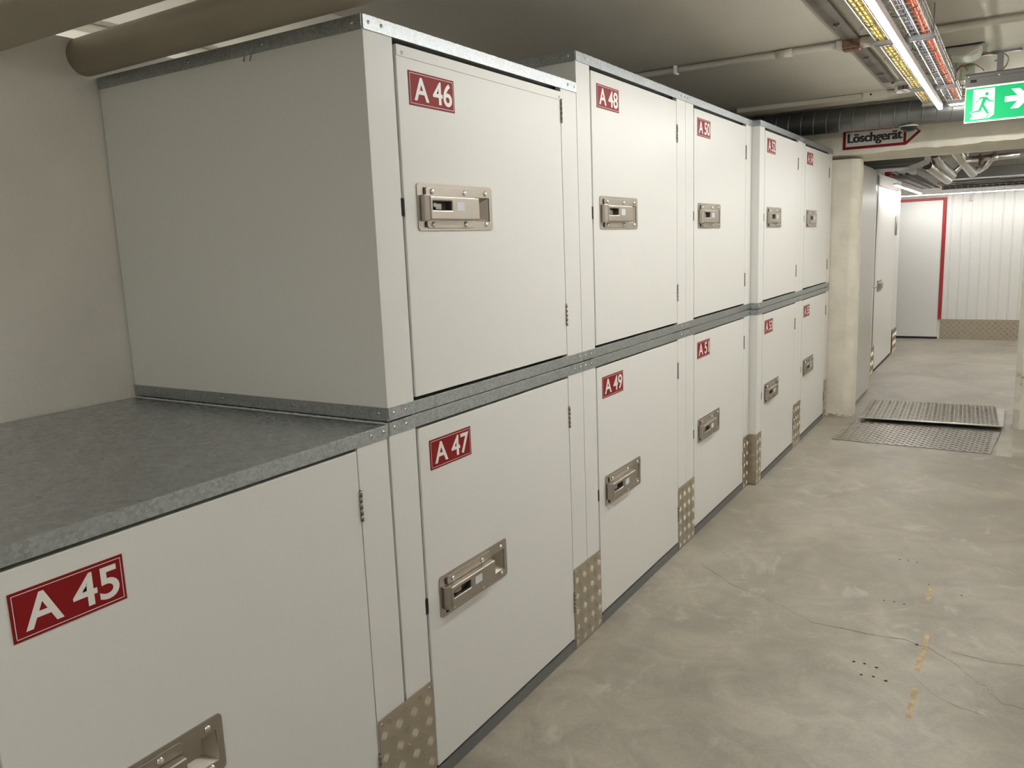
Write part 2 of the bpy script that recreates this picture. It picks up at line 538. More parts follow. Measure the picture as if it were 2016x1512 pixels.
# lintel: ragged front lower edge, underside sloping down to the back
mb = MB()
random.seed(5)
nx = 60
xa, xb = XB - 0.1, XRJ + 1.2
rows = []
for k in range(nx + 1):
    x = xa + (xb - xa) * k / nx
    zf = 2.088 + 0.014 * max(0, min(1, x / 1.3)) + random.uniform(-0.006, 0.006) * (1 if x > -0.1 else 0)
    zk = zf + 0.012 + random.uniform(0, 0.008)
    rows.append([(x, YW, ZC), (x, YW, zk + 0.012), (x, YW + 0.012, zf), (x, YW + 0.2, 2.052), (x, YW + 0.2, ZC)])
vs = [p for rw in rows for p in rw]
fs = [(k * 5 + i, (k + 1) * 5 + i, (k + 1) * 5 + (i + 1) % 5, k * 5 + (i + 1) % 5) for k in range(nx) for i in range(5)]
mb.add(vs, fs)
struct('wall_far', mb, LINTEL, fix=True)
# broken plaster at the foot of the left pier
random.seed(3)
mb = MB()
for k in range(16):
    x = XL - 0.19 + 0.19 * random.random(); y = YW + (0.0 if x < XL - rc else (x - XL + rc) * 0.6)
    s = random.uniform(0.008, 0.022)
    c = Vector((x, y - 0.004, random.uniform(0.004, 0.028)))
    vs = [c + Vector((random.uniform(-s, s), random.uniform(-s, s * 0.6), random.uniform(-s * .6, s * .6))) for _ in range(7)]
    bm = bmesh.new()
    for q in vs: bm.verts.new(q)
    bmesh.ops.convex_hull(bm, input=bm.verts)
    bm.verts.index_update()
    mb.add([v.co[:] for v in bm.verts], [[v.index for v in fc.verts] for fc in bm.faces]); bm.free()
struct('trim_2', mb, LINTEL, 'crumbled plaster at the foot of the doorway pier', 'plaster')

# floor cracks, drill holes, worn tape
CR = [(0.15, 3.564), (0.34, 3.406), (0.56, 3.30), (0.723, 3.193), (0.834, 3.196), (0.934, 3.195), (1.048, 3.208), (1.087, 3.186), (1.12, 3.186),
      (1.173, 3.137), (1.215, 3.104), (1.249, 3.052), (1.279, 3.008), (1.313, 2.986), (1.321, 2.95), (1.358, 2.896), (1.414, 2.90), (1.7, 2.84)]
def ribbon(pts, wd, name):
    random.seed(len(pts))
    P = []
    for a, b in zip(pts[:-1], pts[1:]):
        for k in range(4):
            t = k / 4
            P.append((a[0] + (b[0] - a[0]) * t + random.uniform(-.003, .003), a[1] + (b[1] - a[1]) * t + random.uniform(-.004, .004)))
    P.append(pts[-1])
    vs = []; fs = []
    for i, p in enumerate(P):
        ww = wd * random.uniform(0.4, 1.2)
        vs += [(p[0], p[1] - ww, 0.0006), (p[0], p[1] + ww, 0.0006)]
        if i: fs.append((2 * i - 2, 2 * i, 2 * i + 1, 2 * i - 1))
    m_ = MB(); m_.add(vs, fs)
    obj(name, m_, CRACK, floor)
ribbon(CR, 0.0013, 'crack')
ribbon([(1.20, 3.19), (1.30, 3.17), (1.42, 3.19), (1.62, 3.18)], 0.0012, 'crack')
ribbon([(1.10, 2.95), (1.16, 2.86), (1.22, 2.82), (1.30, 2.80)], 0.0009, 'crack')
holes = [(0.909, 2.957), (0.944, 2.958), (0.984, 2.949), (0.945, 2.876), (0.983, 2.882), (1.023, 2.873), (1.087, 3.186), (0.936, 3.523),
         (0.973, 3.529), (1.01, 3.522), (1.079, 3.772), (1.204, 3.711), (1.012, 4.008), (0.94, 4.01), (0.975, 4.017)]
for hx, hy in holes:
    m_ = MB(); rr = 0.0055 if hy < 3.4 else 0.004
    n = 10
    vs = [(hx + rr * math.cos(2 * PI * k / n) * random.uniform(.8, 1.25), hy + rr * math.sin(2 * PI * k / n) * random.uniform(.8, 1.25), 0.0008) for k in range(n)]
    m_.add(vs, [list(range(n))])
    obj('drill_hole', m_, GAP, floor)
for (p, q) in [((1.094, 3.767), (1.089, 3.60)), ((1.115, 3.29), (1.107, 2.985)), ((1.113, 2.875), (1.112, 2.675))]:
    m_ = MB(); n = 9; vs = []; fs = []
    for k in range(n + 1):
        t = k / n; x = p[0] + (q[0] - p[0]) * t; y = p[1] + (q[1] - p[1]) * t
        vs += [(x - 0.009 - random.uniform(0, .002), y, 0.0004), (x + 0.008 + random.uniform(-.002, .002), y, 0.0004)]
        if k: fs.append((2 * k - 2, 2 * k - 1, 2 * k + 1, 2 * k)[::-1])
    m_.add(vs, fs)
    obj('tape_residue', m_, STAIN, floor)
m_ = MB(); m_.add([(1.28, 6.16, 0.0005), (1.372, 6.15, 0.0005), (1.372, 7.03, 0.0005), (1.30, 7.0, 0.0005)], [(0, 1, 2, 3)])
obj('patch', m_, PATCH, floor)

# ================================================================ storage lockers
DEP = 1.045
def rail_mesh(name, w_, hz=0.033):
    mb = MB(); c = 0.005
    mb.prism([(0.001, c), (0.001 + c * .4, c * .3), (0.001 + c, 0), (w_ - 0.001 - c, 0), (w_ - 0.001 - c * .4, c * .3), (w_ - 0.001, c), (w_ - 0.001, hz), (0.001, hz)], 'x', 0.0, 0.0025)
    return mb.mesh(name, GALV)
_rivet = None
def rivet_mesh():
    global _rivet
    if _rivet is None:
        mb = MB(); mb.dome((0, 0, 0), (1, 0, 0), 0.0048, 0.0022, 10, 3)
        mb.tube([(0.0015, 0, 0), (0.0024, 0, 0)], 0.0016, 6, 1)
        _rivet = mb.mesh('rivet', [RIVET, DARK])
    return _rivet

LW, LH = 0.349, 0.121
def lock_parts():
    U = lambda a: a * LW
    V = lambda b: LH * (1 - b)
    P = {}
    mb = MB(); mb.round_slab_hole(LW, LH, 0.010, (U(.62), V(.80), U(.955), V(.25)), 0, 0.003)
    P['lock_plate'] = (mb.mesh('lock_plate', STEEL), 0.0)
    # finger recess: tapered tray behind the plate
    mb = MB()
    o = [(U(.615), V(.805)), (U(.958), V(.805)), (U(.958), V(.245)), (U(.615), V(.245))]
    i = [(U(.62), V(.68)), (U(.90), V(.68)), (U(.90), V(.37)), (U(.62), V(.37))]
    vs = [(0.001, *p) for p in o] + [(-0.022, *p) for p in i]
    mb.add(vs, [(4, 5, 6, 7)] + [(k, (k + 1) % 4, 4 + (k + 1) % 4, 4 + k) for k in range(4)])
    me = mb.mesh('finger_recess', STEEL)
    P['finger_recess'] = (me, 0.0)
    # flange of the lock case
    mb = MB()
    for (b0, b1) in ((.07, .27), (.75, .95)):
        y0, y1, z0, z1 = U(.095), U(.73), V(b1), V(b0)
        c = 0.006
        top = b0 < .5
        if top: pts = [(y0, z0), (y1 + .0, z0), (y1, z1 - c), (y1 - c, z1), (y0 + c, z1), (y0, z1 - c)]
        else: pts = [(y0 + c, z0), (y1 - c, z0), (y1, z0 + c), (y1, z1), (y0, z1), (y0, z0 + c)]
        mb.prism(pts, 'x', 0.003, 0.0065)
    mb.box((0.003, U(.072), V(.93)), (0.0055, U(.0945), V(.81)), 1); mb.box((0.003, U(.072), V(.24)), (0.0055, U(.0945), V(.09)), 1)
    P['lock_flange'] = (mb.mesh('lock_flange', [STEEL, DARK]), 0.001)
    # lock cover with its dark window
    mb = MB(); mb.slab_hole((U(.072), V(.775), U(.715), V(.275)), (U(.100), V(.57), U(.345), V(.38)), 0.0035, 0.026)
    P['lock_cover'] = (mb.mesh('lock_cover', STEEL), 0.0035)
    mb = MB()
    mb.prism([(0.003, U(.030)), (0.017, U(.030)), (0.0235, U(.0715)), (0.003, U(.0715))], 'z', V(.80), V(.25))
    P['lock_end_cap'] = (mb.mesh('lock_end_cap', STEEL), 0.002)
    mb = MB(); mb.box((0.0036, U(.102), V(.568)), (0.006, U(.343), V(.382)))
    mb.tube([(0.006, U(.15), V(.46)), (0.018, U(.15), V(.46))], 0.006, 12, 1)
    mb.box((0.006, U(.18), V(.55)), (0.013, U(.25), V(.43)), 1)
    P['lock_window'] = (mb.mesh('lock_window', [DARK, HINGE]), 0.0)
    mb = MB(); mb.box((0.0258, U(.402), V(.575)), (0.0264, U(.503), V(.385)))
    P['reader_window'] = (mb.mesh('reader_window', QUARTZ), 0.0)
    riv = []
    for (a, b, x) in ((.165, .17, .0065), (.59, .17, .0065), (.90, .15, .003), (.165, .87, .0065), (.59, .87, .0065), (.90, .865, .003)):
        mb = MB(); mb.dome((x, U(a), V(b)), (1, 0, 0), 0.0078, 0.005, 14, 4)
        riv.append(mb.mesh('lock_rivet', RIVET))
    P['rivets'] = riv
    return P
LOCK = lock_parts()

def hinge_mesh():
    mb = MB()
    for k in range(5):
        mb.tube([(0.002, 0, k * 0.0156), (0.002, 0, k * 0.0156 + 0.0146)], 0.0042, 8)
    return mb.mesh('hinge', HINGE)
HINGE_ME = hinge_mesh()

def plate_mesh(s):
    W_, H_ = 0.193, 0.083
    mb = MB(); mb.box((0, 0, 0), (0.0012, W_, H_), 0)
    x = 0.0016
    a = 0.0045; t = 0.0012
    for (p, q) in (((a, a), (W_ - a, a + t)), ((a, H_ - a - t), (W_ - a, H_ - a)), ((a, a), (a + t, H_ - a)), ((W_ - a - t, a), (W_ - a, H_ - a))):
        mb.add([(x, p[0], p[1]), (x, q[0], p[1]), (x, q[0], q[1]), (x, p[0], q[1])], [(0, 1, 2, 3)], 1)
    vs, fs = text_geo(s, 0.018, 0.85)
    tx0, tx1, tz0, tz1 = 0.020, 0.182, 0.0125, 0.0715
    mb.add([(x, tx0 + p[0] * (tx1 - tx0), tz0 + p[1] * (tz1 - tz0)) for p in vs], fs, 1)
    return mb.mesh('number_plate', [RED, PWHITE])

def locker(num, xf, y0, y1, z0, z1, label, group, lower, side=False, trim=False, gapR=0.0015):
    w_ = y1 - y0; h = z1 - z0
    t = thing('storage_locker', (xf, y0, z0), label, 'storage locker', group)
    s0 = 0.106; s1 = w_ - 0.114
    a, b = 0.0015, w_ - gapR
    mb = MB()
    mb.prism([(-DEP, a), (0, a), (0, s0), (-0.02, s0), (-0.02, a + 0.02), (-DEP, a + 0.02)], 'z', 0.002, h - 0.0015)
    mb.prism([(-DEP, b), (0, b), (0, s1), (-0.02, s1), (-0.02, b - 0.02), (-DEP, b - 0.02)], 'z', 0.002, h - 0.0015)
    mb.box((-DEP, a + 0.0201, 0.002), (-DEP + 0.02, b - 0.0201, h - 0.0015))
    mb.box((-DEP + 0.0201, a + 0.0201, 0.002), (-0.021, b - 0.0201, 0.022))
    mb.box((-DEP + 0.0201, a + 0.0201, h - 0.022), (-0.021, b - 0.0201, h - 0.0015))
    mb.box((-0.03, s0 - 0.004, 0.0225), (-0.007, s0 + 0.009, h - 0.052))
    obj('body', mb, WHITE, t, bevel=0.0012, seg=2)
    mb = MB(); mb.box((-DEP, a, h - 0.0015), (0.0024, b, h))
    obj('top_sheet', mb, GALV_TOP, t)
    # horizontal rails
    rails = []
    o = put('top_rail', rail_mesh('top_rail', w_), t, (0.0003, 0, h - 0.0335), 0.0006)
    rails.append((o, 0))
    if lower:
        mb = MB(); mb.box((-0.02, 0.002, 0.0), (0.0022, w_ - 0.002, 0.036))
        obj('plinth', mb, PLINTH, t)
    else:
        o = put('bottom_rail', rail_mesh('bottom_rail', w_), t, (0.0003, 0, 0.003), 0.0006)
        rails.append((o, 1))
    for o, _ in rails:
        for (yy, zz) in ((0.020, 0.0175), (0.066, 0.0175), (w_ - 0.066, 0.0175), (w_ - 0.020, 0.0175)):
            put('rivet', rivet_mesh(), o, (0.0026, yy, zz))
    if side:
        xl = -0.0455 if side == 'short' else -DEP
        ends = {'full': (h - 0.0335, 0.003), 'top': (h - 0.0335,), 'short': (h - 0.0335,) if lower else (h - 0.0335, 0.003)}[side]
        for zz in ends:
            mb = MB(); c = 0.005
            mb.prism([(xl, 0), (-c, 0), (0, c), (0, 0.033), (xl, 0.033)], 'y', -0.0025, 0.001)
            o = obj('side_rail', mb, GALV, t, (0, 0, zz))
            for xx in ((-0.023,) if side == 'short' else (-0.028, -0.33, -0.62, -0.93)):
                rv = put('rivet', rivet_mesh(), o, (xx, -0.0026, 0.0175))
                rv.rotation_euler = (0, 0, -PI / 2)
    # door
    dy0, dy1 = 0.1175, w_ - 0.1175
    dz0 = 0.045 if lower else 0.0435
    dz1 = h - 0.0415 if lower else h - 0.0455
    lz = 0.4715 if lower else 1.5415 - z0
    ly = 0.166
    mb = MB()
    mb.slab_hole((dy0, dz0, dy1, dz1), (ly + LW * .61, lz + LH * .19, ly + LW * .96, lz + LH * .76), -0.030, 0.0)
    d = obj('door', mb, WHITE, t, bevel=0.0015, seg=2)
    for nm in ('lock_plate', 'finger_recess', 'lock_flange', 'lock_cover', 'lock_end_cap', 'lock_window', 'reader_window'):
        me, bv = LOCK[nm]
        put(nm, me, d, (0.0002, ly, lz), bv, 3 if nm == 'lock_cover' else 2)
    for me in LOCK['rivets']: put('lock_rivet', me, d, (0.0002, ly, lz))
    zs = (0.149, 0.850) if lower else (1.213 - z0, (1.890 if num == 46 else 1.919) - z0)
    for zz in zs: put('hinge', HINGE_ME, d, (0.0002, dy1 + 0.0015, zz))
    pz = 0.903 if lower else (1.8525 if num == 46 else 1.974) - z0
    put('number_plate', plate_mesh('A %d' % num), d, (0.0002, 0.1595, pz))
    mb = MB(); sz = 0.510 if lower else 1.578 - z0
    mb.box((-0.012, s0 - 0.003, sz), (0.0008, s0 + 0.007, sz + 0.044))
    obj('latch_slot', mb, GAP, d)
    if trim:
        mb = MB(); mb.box((-0.002, dy0, dz1 - 0.026), (0.0022, dy1, dz1 + 0.0005))
        tr = obj('top_trim', mb, WHITE, d, bevel=0.0005)
        for yy in (dy0 + 0.02, dy1 - 0.012):
            put('rivet', rivet_mesh(), tr, (0.0022, yy, dz1 - 0.018))
    return t

ZM = 1.0702
Y = [0.536, 1.614, 2.6955, 3.7864, 4.8785, 5.950, 7.018]
PX = 0.0462
lo = 'lower row of storage lockers'; up = 'upper row of storage lockers'
locker(45, 0.0, Y[0], Y[1], 0, ZM - 0.004, 'low white storage locker with red plate A 45, bare grey metal top, nearest the camera', lo, True, gapR=0.005)
locker(47, 0.0, Y[1] + 0.003, Y[2], 0, ZM - 0.0008, 'white lower storage locker with red plate A 47, standing below locker A 46', lo, True)
locker(49, 0.0, Y[2], Y[3], 0, ZM - 0.0008, 'white lower storage locker with red plate A 49, below locker A 48', lo, True)
locker(51, 0.0, Y[3], Y[4], 0, ZM - 0.0008, 'white lower storage locker with red plate A 51, just before the row steps forward', lo, True)
locker(53, PX, Y[4] + 0.003, Y[5], 0, ZM - 0.0008, 'white lower storage locker with red plate A 53, stepping forward of the nearer ones', lo, True, side='short')
locker(55, PX, Y[5], Y[6], 0, ZM - 0.0008, 'white lower storage locker with red plate A 55, last before the doorway pier', lo, True)
locker(46, 0.0, Y[1] + 0.003, Y[2], ZM, 2.0348, 'white upper storage locker with red plate A 46, its broad grey side wall exposed', up, False, side='full', trim=True)
locker(48, 0.0, Y[2], Y[3], ZM, 2.1405, 'white upper storage locker with red plate A 48, standing taller than its left neighbour', up, False, side='top')
locker(50, 0.0, Y[3], Y[4], ZM, 2.1405, 'white upper storage locker with red plate A 50, above locker A 51', up, False)
locker(52, PX, Y[4] + 0.003, Y[5], ZM, 2.1405, 'white upper storage locker with red plate A 52, stepping forward above locker A 53', up, False, side='short')
locker(54, PX, Y[5], Y[6], ZM, 2.1380, 'white upper storage locker with red plate A 54, last before the doorway pier', up, False)

# kick plates of tread aluminium over the stiles
def kick(yc0, yc1, xf, label, zt=0.315, corner=False):
    t = thing('kick_plate', (xf, yc0, 0), label, 'kick plate', 'tread kick plates between the locker doors')
    mb = MB(); wd = yc1 - yc0
    xo = 0.0024
    if corner:
        ym = Y[4] - yc0
        d = PX
        mb.box((xo, 0, 0.004), (xo + 0.0015, ym, zt))
        tread(mb, (xo + 0.0015, 0, 0.004), (0, 1, 0), (0, 0, 1), (1, 0, 0), ym, zt - 0.006)
        mb.box((xo, ym - 0.0015, 0.004), (d + xo + 0.0015, ym, zt))
        tread(mb, (xo, ym - 0.0015, 0.004), (1, 0, 0), (0, 0, 1), (0, -1, 0), d + xo, zt - 0.006, 0.048)
        mb.box((d + xo, ym, 0.004), (d + xo + 0.0015, wd, zt))
        tread(mb, (d + xo + 0.0015, ym, 0.004), (0, 1, 0), (0, 0, 1), (1, 0, 0), wd - ym, zt - 0.006)
    else:
        mb.box((xo, 0, 0.004), (xo + 0.0015, wd, zt))
        tread(mb, (xo + 0.0015, 0, 0.004), (0, 1, 0), (0, 0, 1), (1, 0, 0), wd, zt - 0.006)
    obj('plate', mb, TREAD, t)
    for yy in (0.012, wd - 0.012):
        xx = xo + 0.0016 + (PX if corner and yy > 0.1 else 0)
        for zz in (0.05, 0.16, zt - 0.014):
            if zz == 0.16 and yy > 0.1: continue
            put('screw', rivet_mesh(), t, (xx, yy, zz))
kick(Y[1] - 0.114, Y[1] + 0.108, 0.0, 'ribbed metal kick plate between the doors of A 45 and A 47')
kick(Y[2] - 0.113, Y[2] + 0.108, 0.0, 'ribbed metal kick plate between the doors of A 47 and A 49')
kick(Y[3] - 0.113, Y[3] + 0.108, 0.0, 'ribbed metal kick plate between the doors of A 49 and A 51')
kick(Y[4] - 0.113, Y[4] + 0.108, 0.0, 'ribbed metal kick plate wrapping the step between A 51 and A 53', corner=True)
kick(Y[5] - 0.113, Y[5] + 0.108, PX, 'ribbed metal kick plate between the doors of A 53 and A 55')
kick(Y[6] - 0.113, Y[6] - 0.004, PX, 'narrow ribbed metal kick plate right of the A 55 door')

# two short wire ends sticking out under the side rail
m_ = MB(); m_.tube([(-0.395, 1.612, 1.999), (-0.395, 1.607, 1.985), (-0.390, 1.606, 1.988)], 0.001, 5)
m_.tube([(-0.37, 1.612, 1.999), (-0.371, 1.606, 1.982)], 0.001, 5)
tag(obj('wire_ends', m_, BLACK), 'two tiny black wire ends under the side rail of locker A 46', 'wire')

# ================================================================ pipes and ducts of the corridor ceiling
m_ = MB(); m_.tube([(XB + 0.0005, 1.586, 2.089), (1.62, 1.592, 2.108)], 0.0535, 40)
tag(obj('ceiling_pipe', m_, BEIGE), 'thick round beige pipe crossing just above the top of locker A 46', 'pipe')
m_ = MB(); m_.box((XB + 0.0005, 1.134, 2.06), (1.6195, 1.345, 2.155))
tag(obj('rectangular_duct', m_, BEIGE, bevel=0.004), 'flat beige duct crossing the top left corner of the view', 'duct')
m_ = MB(); m_.tube([(-1.87, YN + 0.1, ZC - 0.02), (-1.87, 6.9, ZC - 0.02)], 0.019, 12)
tag(obj('conduit', m_, BULK), 'thin white conduit on the bright ceiling behind the thick beige pipe', 'conduit')
# conduit across the ceiling
t = thing('conduit', (0, 4.556, ZC - 0.022), 'beige conduit crossing the ceiling above lockers A 48 and A 50', 'conduit')
m_ = MB(); m_.tube([(XB + 0.01, 0, 0.0), (1.61, 0, 0.0)], 0.017, 14); obj('tube', m_, CEIL, t)
m_ = MB(); m_.tube([(XB + 0.01, 0.03, 0.008), (1.61, 0.03, 0.008)], 0.006, 8); obj('cable', m_, CEIL, t)
m_ = MB(); m_.tube([(0.21, 0, 0), (0.29, 0, 0)], 0.021, 14); obj('sleeve', m_, CEIL, t)
m_ = MB(); m_.box((-0.335, -0.024, -0.024), (-0.318, 0.02, 0.0215)); m_.box((-0.335, -0.03, 0.004), (-0.318, -0.02, 0.0215)); obj('clamp', m_, HOUSING, t, bevel=0.003)
m_ = MB(); m_.box((0.50, -0.03, -0.025), (0.76, 0.035, 0.02)); obj('saddle', m_, CEIL, t, bevel=0.008)
# flat weathered strips under the ceiling with clips
for (ya, yb, lab) in ((1.9, 4.50, 'weathered flat metal strip on the ceiling left of the lamp, nearer piece'), (4.62, 5.90, 'weathered flat metal strip on the ceiling left of the lamp, farther piece')):
    t = thing('metal_strip', (0.575, ya, ZC), lab, 'metal strip', 'metal strips on the ceiling')
    m_ = MB(); m_.box((-0.036, 0, -0.014), (0.036, yb - ya, -0.0005)); obj('strip', m_, STRIPM, t)
    yy = (yb - ya) - 0.35
    while yy > 0.1:
        m_ = MB(); m_.box((-0.014, yy - 0.012, -0.024), (0.014, yy + 0.012, -0.0141)); m_.tube([(0, yy, -0.0141), (0, yy, -0.032)], 0.006, 8)
        obj('clip', m_, CHANNEL, t)
        yy -= 0.55
m_ = MB(); m_.box((0.535, 4.515, ZC - 0.05), (0.615, 4.525, ZC - 0.001)); m_.box((0.535, 4.5251, ZC - 0.06), (0.615, 4.57, ZC - 0.045))
tag(obj('rusty_bracket', m_, RUST, bevel=0.006), 'rust brown block where conduit and metal strip cross', 'bracket')
m_ = MB(); m_.dome((0.592, 5.95, ZC), (0, 0, -1), 0.012, 0.02, 12)
tag(obj('ceiling_plug', m_, BLACK), 'black plug on the ceiling at the far end of the metal strip', 'plug')
t = thing('junction_plate', (0.42, 6.27, ZC), 'small painted plate with a black hole on the ceiling beam', 'plate')
m_ = MB(); m_.box((-0.05, -0.008, -0.055), (0.10, 0.0, -0.001)); obj('plate', m_, CEIL, t)
m_ = MB(); m_.tube([(0, -0.0085, -0.02), (0, -0.007, -0.02)], 0.007, 12); obj('hole', m_, GAP, t)

# spiral duct along the end wall
t = thing('spiral_duct', (0, 6.74, 2.328), 'dark grey ribbed ventilation duct along the end wall above the doorway', 'duct')
m_ = MB(); m_.tube([(-0.95, 0, 0.003), (XR, 0, -0.024)], 0.088, 40); obj('duct_tube', m_, DUCT, t)
m_ = MB()
x = -0.95
while x < XR - 0.1:
    m_.tube([(x + 0.02 * math.sin(k / 20 * 2 * PI) * 0.5, 0.088 * math.cos(k / 20 * 2 * PI), 0.003 - 0.027 * (x + 0.95) / 3.3 + 0.088 * math.sin(k / 20 * 2 * PI)) for k in range(21)], 0.0045, 6, cap=False)
    x += 0.092
obj('spiral_seam', m_, DUCT, t)

# ================================================================ strip lamps
def strip_lamp(x, y0, y1, z, label, emi, name='strip_lamp', along='y', wd=0.0125, hh=0.050, grp='strip lamps of the corridor'):
    t = thing(name, (x, y0, z), label, 'lamp', grp)
    L = y1 - y0
    def bx(m, a0, a1, c0, c1, z0, z1, mi=0):
        if along == 'y': m.box((c0, a0, z0), (c1, a1, z1), mi)
        else: m.box((a0, c0, z0), (a1, c1, z1), mi)
    m_ = MB(); bx(m_, 0, L, -wd, wd, 0.014, hh); obj('housing', m_, HOUSING, t, bevel=0.003)
    m_ = MB(); bx(m_, 0.004, L - 0.004, -wd + 0.001, wd - 0.001, 0.009, 0.0138); obj('diffuser', m_, emi, t, bevel=0.002, seg=2)
    m_ = MB(); bx(m_, -0.004, 0.004, -wd - 0.001, wd + 0.001, 0.0142, hh + 0.001); bx(m_, L - 0.004, L + 0.004, -wd - 0.001, wd + 0.001, 0.0142, hh + 0.001); obj('end_cap', m_, HOUSING, t)
    return t
XLAMP = 0.848
strip_lamp(XLAMP, 4.26, 6.2, 2.245, 'bright white strip lamp under the cable tray, farther length ending before the doorway', LED)
strip_lamp(XLAMP, 1.86, 4.245, 2.245, 'bright white strip lamp under the cable tray, nearer length', LED)
t = strip_lamp(0.88, 6.45, 6.45 + 1.3, 2.290, 'white strip lamp going right behind the exit sign', LED, along='x')
t.location = (0.88, 6.45, 2.295)
strip_lamp(XLAMP, -2.2, 0.2, 2.245, 'white strip lamp over the corridor behind the camera', LED)

t = thing('tube_lamp', (-2.95, -0.5, 1.75), 'bare tube lamp in the neighbouring space behind the back wall', 'lamp')
m_ = MB(); m_.tube([(0, 0, 0), (0, 3.6, 0)], 0.014, 10); obj('tube', m_, emis('neighbour_tube', LAMP_COL, 50.0), t)
m_ = MB(); m_.box((-0.02, -0.02, -0.02), (0.02, -0.001, ZC - 1.751)); m_.box((-0.02, 3.601, -0.02), (0.02, 3.62, ZC - 1.751)); obj('holder', m_, HOUSING, t)

# ================================================================ wire cable tray with cables
TX0, TX1, TZ = 0.742, 0.958, 2.312
TY0, TY1 = 1.75, 6.32
t = thing('wire_cable_tray', (0, 0, TZ), 'long zinc wire mesh cable tray hung under the ceiling above the lamp', 'cable tray')
m_ = MB()
for x, z in ((TX0, 0), ((TX0 * .75 + TX1 * .25), -0.003), ((TX0 + TX1) / 2 + 0.03, -0.003), (TX0 * .2 + TX1 * .8, -0.003), (TX1, 0), (TX0, 0.055), (TX1, 0.058), (TX1 + 0.0, 0.034)):
    m_.tube([(x, TY0, z), (x, TY1, z)], 0.0030, 6)
y = TY0 + 0.01
while y < TY1:
    m_.tube([(TX0, y, 0.058), (TX0, y, 0.004), (TX0 + 0.006, y, 0), (TX1 - 0.006, y, 0), (TX1, y, 0.004), (TX1, y, 0.060)], 0.0024, 5, cap=False)
    y += 0.072
obj('wire_mesh', m_, WIRE, t)
def cable(x, z, rad, m, lab, grp, amp=0.004, y1=None):
    n = 26; ph = random.uniform(0, 6)
    pts = []
    yy1 = y1 or TY1 - 0.03
    for k in range(n + 1):
        y = TY0 + 0.02 + (yy1 - TY0 - 0.02) * k / n
        pts.append((x + amp * math.sin(ph + y * 3.1) * .6 + amp * .4 * math.sin(ph * 2 + y * 7), y, TZ + 0.004 + rad + z + 0.0012 * math.sin(ph + y * 5)))
    mb = MB(); mb.tube(pts, rad, 7)
    tag(obj('cable', mb, m), lab, 'cable', grp)
random.seed(21)
for x in (0.753, 0.769, 0.787):
    cable(x, 0, 0.0046, CABY, 'yellow cable lying along the left side of the wire tray', 'yellow cables in the tray', 0.002)
for x in (0.762, 0.777):
    cable(x, 0.009, 0.0046, CABY, 'yellow cable lying along the left side of the wire tray', 'yellow cables in the tray', 0.002)
for x in (0.846, 0.862, 0.874):
    cable(x, 0, 0.005, CABG, 'grey cable in the middle of the wire tray', 'grey cables in the tray', 0.003)
for x in (0.892, 0.903, 0.913):
    cable(x, 0, 0.006, CABD, 'dark blue cable between the grey and the orange ones in the tray', 'dark cables in the tray', 0.002)
for x, z in ((0.926, 0), (0.937, 0), (0.949, 0), (0.931, .009), (0.943, .009)):
    cable(x, z, 0.0046, CABO, 'orange red cable along the right side of the wire tray', 'orange cables in the tray', 0.002)
def tie(x, y, wx):
    mb = MB(); n = 10; pts = []
    for k in range(n + 1):
        a = 2 * PI * k / n
        pts.append((x + wx * math.cos(a), y + 0.004 * math.sin(2 * a), TZ + 0.008 + 0.015 * math.sin(a)))
    mb.tube(pts, 0.0018, 5)
    mb.tube([(x - wx, y, TZ + 0.002), (x - wx - 0.012, y - 0.012, TZ - 0.018)], 0.0016, 4)
    tag(obj('cable_tie', mb, BLACK), 'black cable tie looped round cables in the wire tray', 'cable tie', 'cable ties on the tray')
for (x, y, wx) in ((0.935, 3.62, 0.022), (0.880, 3.72, 0.03), (0.93, 4.50, 0.022), (0.875, 4.42, 0.018), (0.875, 5.12, 0.018), (0.93, 5.2, 0.025), (0.765, 3.8, 0.022), (0.765, 4.5, 0.022), (0.765, 5.1, 0.022)):
    tie(x, y, wx)
for i, y in enumerate((2.73, 4.13, 5.58, 6.26)):
    lab = ['grey channel support under the wire tray at its near end', 'grey channel support under the middle of the wire tray, with a rounded left end',
           'grey channel support under the wire tray beside the white round detector', 'grey channel support at the far end of the wire tray'][i]
    t = thing('tray_support', (0, y, TZ - 0.006), lab, 'support', 'channel supports of the wire tray')
    m_ = MB()
    yw = 0.021
    pts = [(TX0 + 0.0, 0)] 
    m_.box((TX0 - 0.005, -yw, -0.014), (TX1 + 0.012, -yw + 0.004, 0.002))
    m_.box((TX0 - 0.005, yw - 0.004, -0.014), (TX1 + 0.012, yw, 0.002))
    m_.box((TX0 - 0.005, -yw + 0.004, -0.002), (TX1 + 0.012, yw - 0.004, 0.002))
    obj('channel', m_, CHANNEL, t)
    m_ = MB()
    n = 10
    for off in (-yw + 0.003, yw - 0.003):
        pts = [(TX0 - 0.004, off, -0.006)]
        for k in range(n + 1):
            a = -PI / 2 - k / n * PI / 2
            pts.append((TX0 - 0.004 + 0.028 * math.cos(a), off, 0.022 + 0.028 * math.sin(a)))
        pts.append((TX0 - 0.032, off, ZC - TZ + 0.004))
        m_.tube(pts, 0.004, 6)
    m_.box((TX0 - 0.036, -yw, ZC - TZ + 0.0), (TX0 - 0.01, yw, ZC - TZ + 0.0055))
    obj('hook', m_, CHANNEL, t)
    m_ = MB(); m_.box((TX1 + 0.006, -0.008, 0.002), (TX1 + 0.010, 0.008, ZC - TZ + 0.0055)); obj('hanger', m_, CHANNEL, t)

